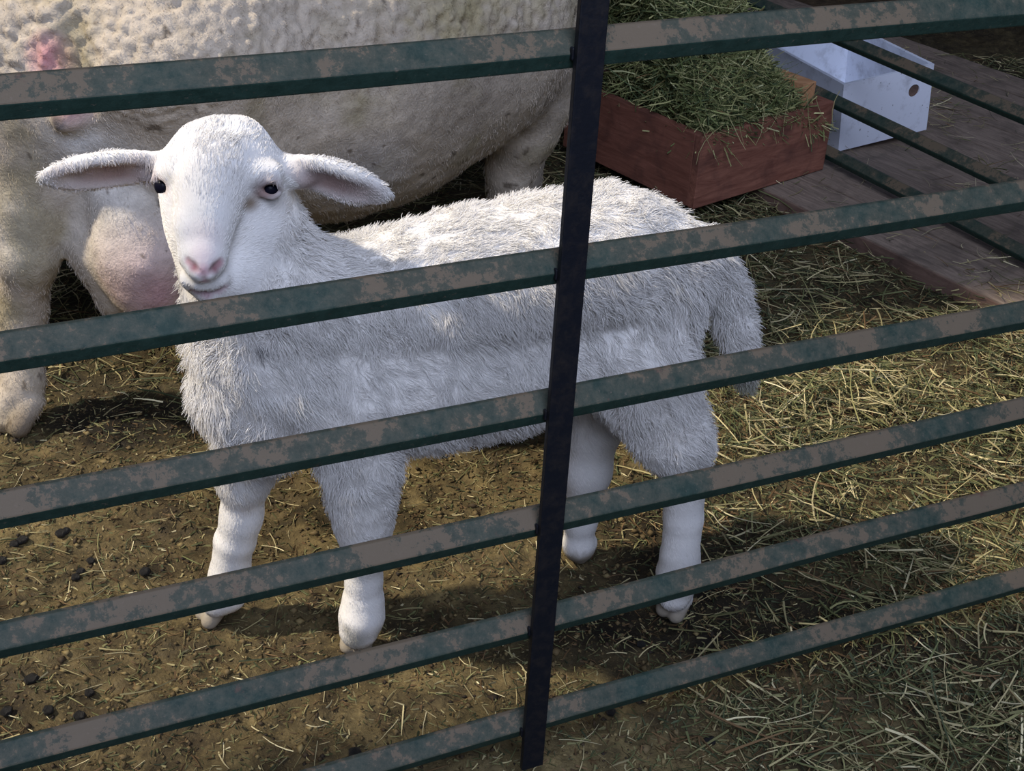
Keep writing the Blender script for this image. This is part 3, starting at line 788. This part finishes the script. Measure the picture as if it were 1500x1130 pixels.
ch([(405, 250, 1.462, 24), (440, 256, 1.462, 20)], 0.012)
V, F = F_.surface(); V = relax(V, F, 2, 0.5); VN = vnormals(V, F)
V = V + VN * (0.0022 * fbm(V, 34, 2, 60) * smooth(V[:, 2], 0.25, 0.4) * (V[:, 1] > 1.44))[:, None]
WOOL = (0.78, 0.75, 0.70)
PINK = (0.62, 0.36, 0.34)
sp = [
    (at(297, 380, 1.346), 0.016, (0.72, 0.55, 0.53), 0.6), (at(298, 398, 1.343), 0.009, (0.60, 0.34, 0.36), 0.85),
    (at(300, 412, 1.348), 0.006, (0.50, 0.26, 0.30), 0.7), (at(300, 350, 1.36), 0.022, (0.76, 0.64, 0.60), 0.5),
    (at(283, 391, 1.346), 0.0068, (0.30, 0.11, 0.13), 1.0), (at(316, 393, 1.352), 0.0078, (0.22, 0.075, 0.09), 1.0), (at(275, 383, 1.350), 0.005, (0.5, 0.25, 0.26), 0.9), (at(323, 385, 1.357), 0.006, (0.4, 0.18, 0.2), 0.9),
    (at(302, 429, 1.369), 0.009, (0.48, 0.27, 0.31), 0.8), (at(320, 426, 1.369), 0.007, (0.48, 0.27, 0.31), 0.75), (at(286, 426, 1.370), 0.007, (0.48, 0.27, 0.31), 0.75), (at(330, 421, 1.371), 0.005, (0.48, 0.27, 0.31), 0.5),
    (at(393, 277, 1.412), 0.0170, (0.20, 0.115, 0.10), 0.95), (at(382, 285, 1.41), 0.008, (0.30, 0.18, 0.15), 0.6), (at(241, 272, 1.42), 0.0125, (0.40, 0.27, 0.25), 0.7), (at(233, 256, 1.43), 0.010, (0.75, 0.58, 0.55), 0.6),
    (at(366, 298, 1.409), 0.011, (0.22, 0.15, 0.09), 0.85), (at(255, 292, 1.41), 0.008, (0.55, 0.50, 0.50), 0.5),
    (at(520, 940, 1.43), 0.020, (0.18, 0.17, 0.12), 0.65), (at(503, 925, 1.43), 0.010, (0.25, 0.23, 0.17), 0.7),
    (at(1095, 565, 1.69), 0.035, (0.22, 0.22, 0.14), 0.75),
    (at(470, 372, 1.40), 0.018, (0.35, 0.35, 0.25), 0.25), (at(383, 512, 1.401), 0.008, (0.10, 0.09, 0.09), 0.9),
    (at(305, 905, 1.49), 0.014, (0.45, 0.40, 0.33), 0.6), (at(985, 900, 1.55), 0.016, (0.5, 0.45, 0.4), 0.4),
    (at(360, 750, 1.48), 0.015, (0.62, 0.52, 0.42), 0.35), (at(1000, 735, 1.55), 0.014, (0.55, 0.48, 0.42), 0.4)]
col = paint(V, WOOL, sp)
low = (smooth(-V[:, 2] + 0.004 * vnoise(V, 150, 61), -0.040, -0.016) * 0.9)[:, None]
col = col * (1 - low) + np.array([0.26, 0.215, 0.15]) * low
for (c_, a, wd_, fd, Lh) in (E1, E2):
    L_ = (V - c_); x_ = (L_ @ a) / Lh; y_ = (L_ @ wd_) / 0.026; z_ = L_ @ fd
    am = (np.clip(1 - x_ ** 2, 0, 1) * np.clip(1.1 - y_ ** 2, 0, 1))[:, None] * ((np.abs(z_) < 0.02) & ((VN @ fd) > 0.2))[:, None]
    bl_ = smooth(x_, -0.3, 0.75)[:, None]; tint = (1 - bl_) * np.array([0.33, 0.19, 0.16]) + bl_ * np.array([0.56, 0.42, 0.38])
    col = col * (1 - 0.85 * am) + tint * 0.85 * am
LO = np.array([-0.05, 1.55, 0.0])
lamb = link('lamb', mesh('lamb', V, F, M_lambskin, col, origin=LO)); lamb.location = LO
tag(lamb, 'white woolly lamb with sideways ears standing behind the gate and looking at the camera', 'lamb')
def sphere_obj(name, c_, r, mat, parent, org, scl=(1, 1, 1)):
    import bmesh
    bm = bmesh.new(); bmesh.ops.create_uvsphere(bm, u_segments=32, v_segments=20, radius=r)
    for vv in bm.verts: vv.co = Vector((vv.co.x * scl[0], vv.co.y * scl[1], vv.co.z * scl[2])) + Vector(c_ - org)
    me = bpy.data.meshes.new(name); bm.to_mesh(me); bm.free(); me.materials.append(mat)
    for p_ in me.polygons: p_.use_smooth = True
    return link(name, me, parent)
sphere_obj('eye', EL, 0.0108, M_eye, lamb, LO)
sphere_obj('eye', ER, 0.0108, M_eye, lamb, LO)

HC = at(322, 270, 1.44)
ear_c = [E1, E2]
def lamb_spec(P, Nn):
    n = len(P); x, y, z = P.T
    hd = np.linalg.norm(P - HC, axis=1); nose = np.linalg.norm(P - at(303, 385, 1.36), axis=1)
    ground_leg = smooth(z, 0.20, 0.32)
    q0 = at(335, 250, 1.46); q1 = at(300, 400, 1.385); qa = q1 - q0; tt = np.clip(((P - q0) @ qa) / (qa @ qa), 0, 1)
    fd_ = np.linalg.norm(P - q0 - tt[:, None] * qa, axis=1) - (0.062 - 0.022 * tt)
    fd_ = np.where((y < 1.40) & (z > 0.595), -0.01, fd_)
    body = smooth(fd_, 0.012, 0.045) * ground_leg
    inear = np.zeros(n); nearear = np.zeros(n, bool)
    for (c_, a, wd_, fd, Lh) in ear_c:
        L_ = P - c_; xx = (L_ @ a) / Lh; m_ = (np.abs(xx) < 1.1) & (np.abs(L_ @ fd) < 0.025) & (np.abs(L_ @ wd_) < 0.04)
        out = m_ & (np.linalg.norm(P - HC, axis=1) > 0.085); nearear |= out
        inear = np.where(out & ((Nn @ fd) > 0.3) & (np.abs(L_ @ wd_) < 0.019), 1, inear)
    Ln = 0.0036 + 0.0105 * body
    chest = body * smooth(-x, 0.10, 0.30) * smooth(-z, -0.60, -0.50); Ln = Ln + 0.004 * chest
    Ln = Ln + 0.005 * body * smooth(x, 0.05, 0.25) * smooth(z, 0.40, 0.5)
    crown = np.exp(-(np.linalg.norm(P - at(320, 200, 1.42), axis=1) / 0.045) ** 2); Ln = Ln + 0.006 * crown
    Ln = np.where(nose < 0.030, 0.0012, Ln); Ln = np.where(nearear, 0.0045, Ln); Ln = np.where(inear > 0, 0.0022, Ln)
    for e in (at(240, 272, 1.43), at(396, 277, 1.42)):
        Ln = np.where(np.linalg.norm(P - e, axis=1) < 0.0150, 0.0, Ln)
    Ln = np.where(np.linalg.norm(P - at(299, 395, 1.343), axis=1) < 0.021, 0, Ln)
    Ln = np.where(z < 0.027, 0, Ln)
    comb = np.stack([0.55 * np.ones(n), 0.12 * np.ones(n), -0.75 * np.ones(n)], 1)
    top = smooth(Nn[:, 2], 0.2, 0.8)[:, None]
    comb = comb * (1 - top) + np.array([0.9, 0.2, 0.05]) * top
    ch_ = smooth(-x, 0.15, 0.3)[:, None]; comb = comb * (1 - ch_ * 0.8) + np.array([0.1, 0, -1.0]) * ch_ * 0.8
    hm = (fd_ < 0.02)[:, None]; away = (P - at(303, 395, 1.36)); away /= np.linalg.norm(away, axis=1)[:, None]
    comb = np.where(hm, away, comb)
    lift = 0.14 + 0.32 * body + 0.25 * crown
    curl = 0.25 + 1.15 * body + 0.9 * crown
    return np.ones(n), Ln, comb, lift, curl
o = hair('wool', lamb, V, F, VN, col, 210000, lamb_spec, M_hair, LO)
o['kind'] = 'stuff'

# ---------------------------------------------------------------- the ewe
F_ = Field((-1.45, 1.72, -0.02), (0.60, 3.28, 1.12), 0.0062)
ch([(150, 60, 2.22, 235), (300, 40, 2.32, 262), (470, 20, 2.45, 262), (620, 5, 2.55, 225)], 0.08)
ch([(470, 110, 2.42, 200), (520, 105, 2.46, 190)], 0.06)
ch([(620, 5, 2.55, 225), (740, 10, 2.62, 118), (750, 40, 2.62, 108)], 0.05)
ch([(735, -60, 2.66, 140), (780, -110, 2.70, 120), (820, -40, 2.85, 80)], 0.05)
ch([(770, 60, 2.60, 80), (790, 130, 2.60, 52)], 0.05)
ch([(788, 150, 2.60, 46), (768, 195, 2.61, 44), (748, 250, 2.63, 33), (742, 310, 2.65, 26), (738, 380, 2.66, 22), (735, 398, 2.66, 25)], 0.03)
ch([(770, 100, 2.85, 60), (772, 200, 2.87, 30), (770, 300, 2.90, 22), (768, 345, 2.9, 22)], 0.03)
# neck and head reaching over the hay box
F_.chain([(np.array([0.02, 2.76, 0.80]), 0.13), (np.array([0.20, 2.92, 0.90]), 0.10), (np.array([0.31, 3.00, 0.90]), 0.085), (np.array([0.44, 3.10, 0.80]), 0.050)], 0.04)
for q_ in (-1, 1):
    F_.ell(np.array([0.27, 2.97, 0.92]) + q_ * np.array([0.08, -0.10, 0.0]), [[0.62, -0.78, 0], [0.78, 0.62, 0], [0, 0, 1]], (0.08, 0.03, 0.014), 0.01)
# near hip and thigh
ch([(270, 90, 2.10, 175), (290, 190, 2.10, 120), (330, 260, 2.09, 82), (345, 350, 2.10, 50), (335, 470, 2.12, 34), (332, 560, 2.10, 26), (328, 590, 2.08, 30)], 0.05)
# left hip, thigh and leg
ch([(70, 90, 2.18, 118), (62, 190, 2.10, 92), (42, 300, 2.05, 56), (38, 370, 2.02, 43)], 0.05)
ch([(38, 370, 2.02, 43), (33, 450, 2.05, 34), (31, 520, 2.03, 29), (33, 560, 2.01, 29), (31, 586, 2.00, 24)], 0.02)
ch([(12, 585, 1.985, 18), (6, 598, 1.98, 18)], 0.01)
for q_ in (-1, 1):
    e_ = gz(30, 626, 0.0); l_ = np.array([0.9, -0.35, 0])
    F_.cap(e_ + l_ * q_ * 0.015 + np.array([0.006, 0.02, 0.045]), 0.022, e_ + l_ * q_ * 0.016 + np.array([-0.008, -0.018, 0.014]), 0.019, 0.006)
# rump cleft: groove between the hips
ch([(105, 60, 1.93, 16), (112, 150, 1.925, 14), (118, 240, 1.93, 20)], 0.02, True)
# tail stub and pink folds
ch([(85, 20, 1.99, 32), (80, 66, 1.975, 24)], 0.02)
ch([(105, 120, 1.985, 34), (108, 165, 1.955, 24), (92, 178, 1.935, 12)], 0.02)
# udder
ch([(150, 300, 2.07, 55), (158, 360, 2.05, 55), (176, 425, 2.045, 40)], 0.02)
ch([(205, 290, 2.05, 78), (216, 370, 2.03, 80), (222, 405, 2.025, 66)], 0.012)
ch([(176, 455, 2.04, 20), (170, 478, 2.03, 12)], 0.012)
ch([(228, 460, 2.01, 22), (232, 485, 2.00, 12)], 0.012)
V, F = F_.surface(); V = relax(V, F, 2, 0.5); VN = vnormals(V, F)
z = V[:, 2]
fle = smooth(z + 0.05 * vnoise(V, 7, 70), 0.575, 0.66)           # thick nodular fleece above
wr = worley(V, 70, 71)
V = V + VN * (fle * (0.013 * (0.60 - wr) * (1 + 0.6 * vnoise(V, 30, 74))) + 0.004 * fbm(V, 22, 3, 72))[:, None]
VN = vnormals(V, F)
EW = np.array([0.50, 0.425, 0.33])
sp = [
    (at(75, 85, 1.945), 0.036, (0.60, 0.27, 0.28), 0.9), (at(104, 160, 1.93), 0.032, (0.42, 0.22, 0.20), 0.95), (at(82, 181, 1.924), 0.014, (0.02, 0.005, 0.008), 1.0), (at(120, 215, 1.95), 0.030, (0.70, 0.68, 0.64), 0.7),
    (at(215, 400, 1.94), 0.085, (0.60, 0.41, 0.38), 0.8), (at(225, 440, 1.945), 0.05, (0.52, 0.30, 0.31), 0.8), (at(180, 430, 1.95), 0.05, (0.50, 0.36, 0.32), 0.7), (at(235, 480, 2.0), 0.03, (0.50, 0.28, 0.28), 0.7),
    (at(140, 230, 1.98), 0.09, (0.72, 0.70, 0.66), 0.6), (at(190, 310, 1.98), 0.10, (0.70, 0.66, 0.60), 0.5),
    (at(40, 350, 2.0), 0.09, (0.66, 0.62, 0.55), 0.5), (gz(30, 632, 0.01), 0.045, (0.13, 0.095, 0.06), 0.9), (at(60, 480, 2.0), 0.03, (0.3, 0.24, 0.17), 0.4),
    (at(530, 260, 2.16), 0.09, (0.42, 0.40, 0.38), 0.7), (at(700, 130, 2.25), 0.14, (0.32, 0.27, 0.21), 0.75), (at(800, 120, 2.5), 0.12, (0.36, 0.31, 0.25), 0.7)]  # greyer and browner spots paint in the shade on her right half
col = paint(V, EW, sp)
dirt = (smooth(fbm(V, 9, 4, 80), 0.05, 0.55) * 0.60)[:, None]
col = col * (1 - dirt) + np.array([0.26, 0.22, 0.11]) * dirt
yl = (fle * smooth(vnoise(V, 4, 82) + 0.4 * vnoise(V, 60, 83), -0.3, 0.4) * 0.55)[:, None]
col = col * (1 - yl) + np.array([0.38, 0.315, 0.155]) * yl
spk = (vnoise(V, 55, 85) + 0.3 * vnoise(V, 7, 86) > 0.80)[:, None] * 0.75
col = col * (1 - spk) + np.array([0.10, 0.075, 0.05]) * spk
crev = (fle * smooth(wr, 0.60, 0.9))[:, None] * 0.35  # shade in the crevices between fleece nodules, painted into the colour
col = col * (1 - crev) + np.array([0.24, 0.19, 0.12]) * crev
EO = np.array([-0.45, 2.35, 0.0])
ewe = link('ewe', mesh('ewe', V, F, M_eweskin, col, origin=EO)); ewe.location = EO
tag(ewe, 'large dirty cream ewe with a pink udder standing side on behind the lamb', 'sheep')
def ewe_spec(P, Nn):
    n = len(P); z = P[:, 2]; f = smooth(z, 0.57, 0.66)
    ud = np.minimum(np.linalg.norm(P - at(215, 400, 2.0), axis=1) / 0.10, 1); Ln = (0.006 - 0.0030 * f) * np.where(ud < 1, 0.4, 1)
    for e in (at(75, 85, 1.97), at(100, 165, 1.94)): Ln = np.where(np.linalg.norm(P - e, axis=1) < 0.03, 0, Ln)
    comb = np.tile([0.3, 0, -0.95], (n, 1)); vis = (Nn[:, 1] < 0.45) * 1.0
    return vis, Ln, comb, 0.35 + 0.2 * f, 0.8 + 0.4 * f
o = hair('fleece', ewe, V, F, VN, col, 90000, ewe_spec, M_hair, EO, steps=4, seed=3)
o['kind'] = 'stuff'
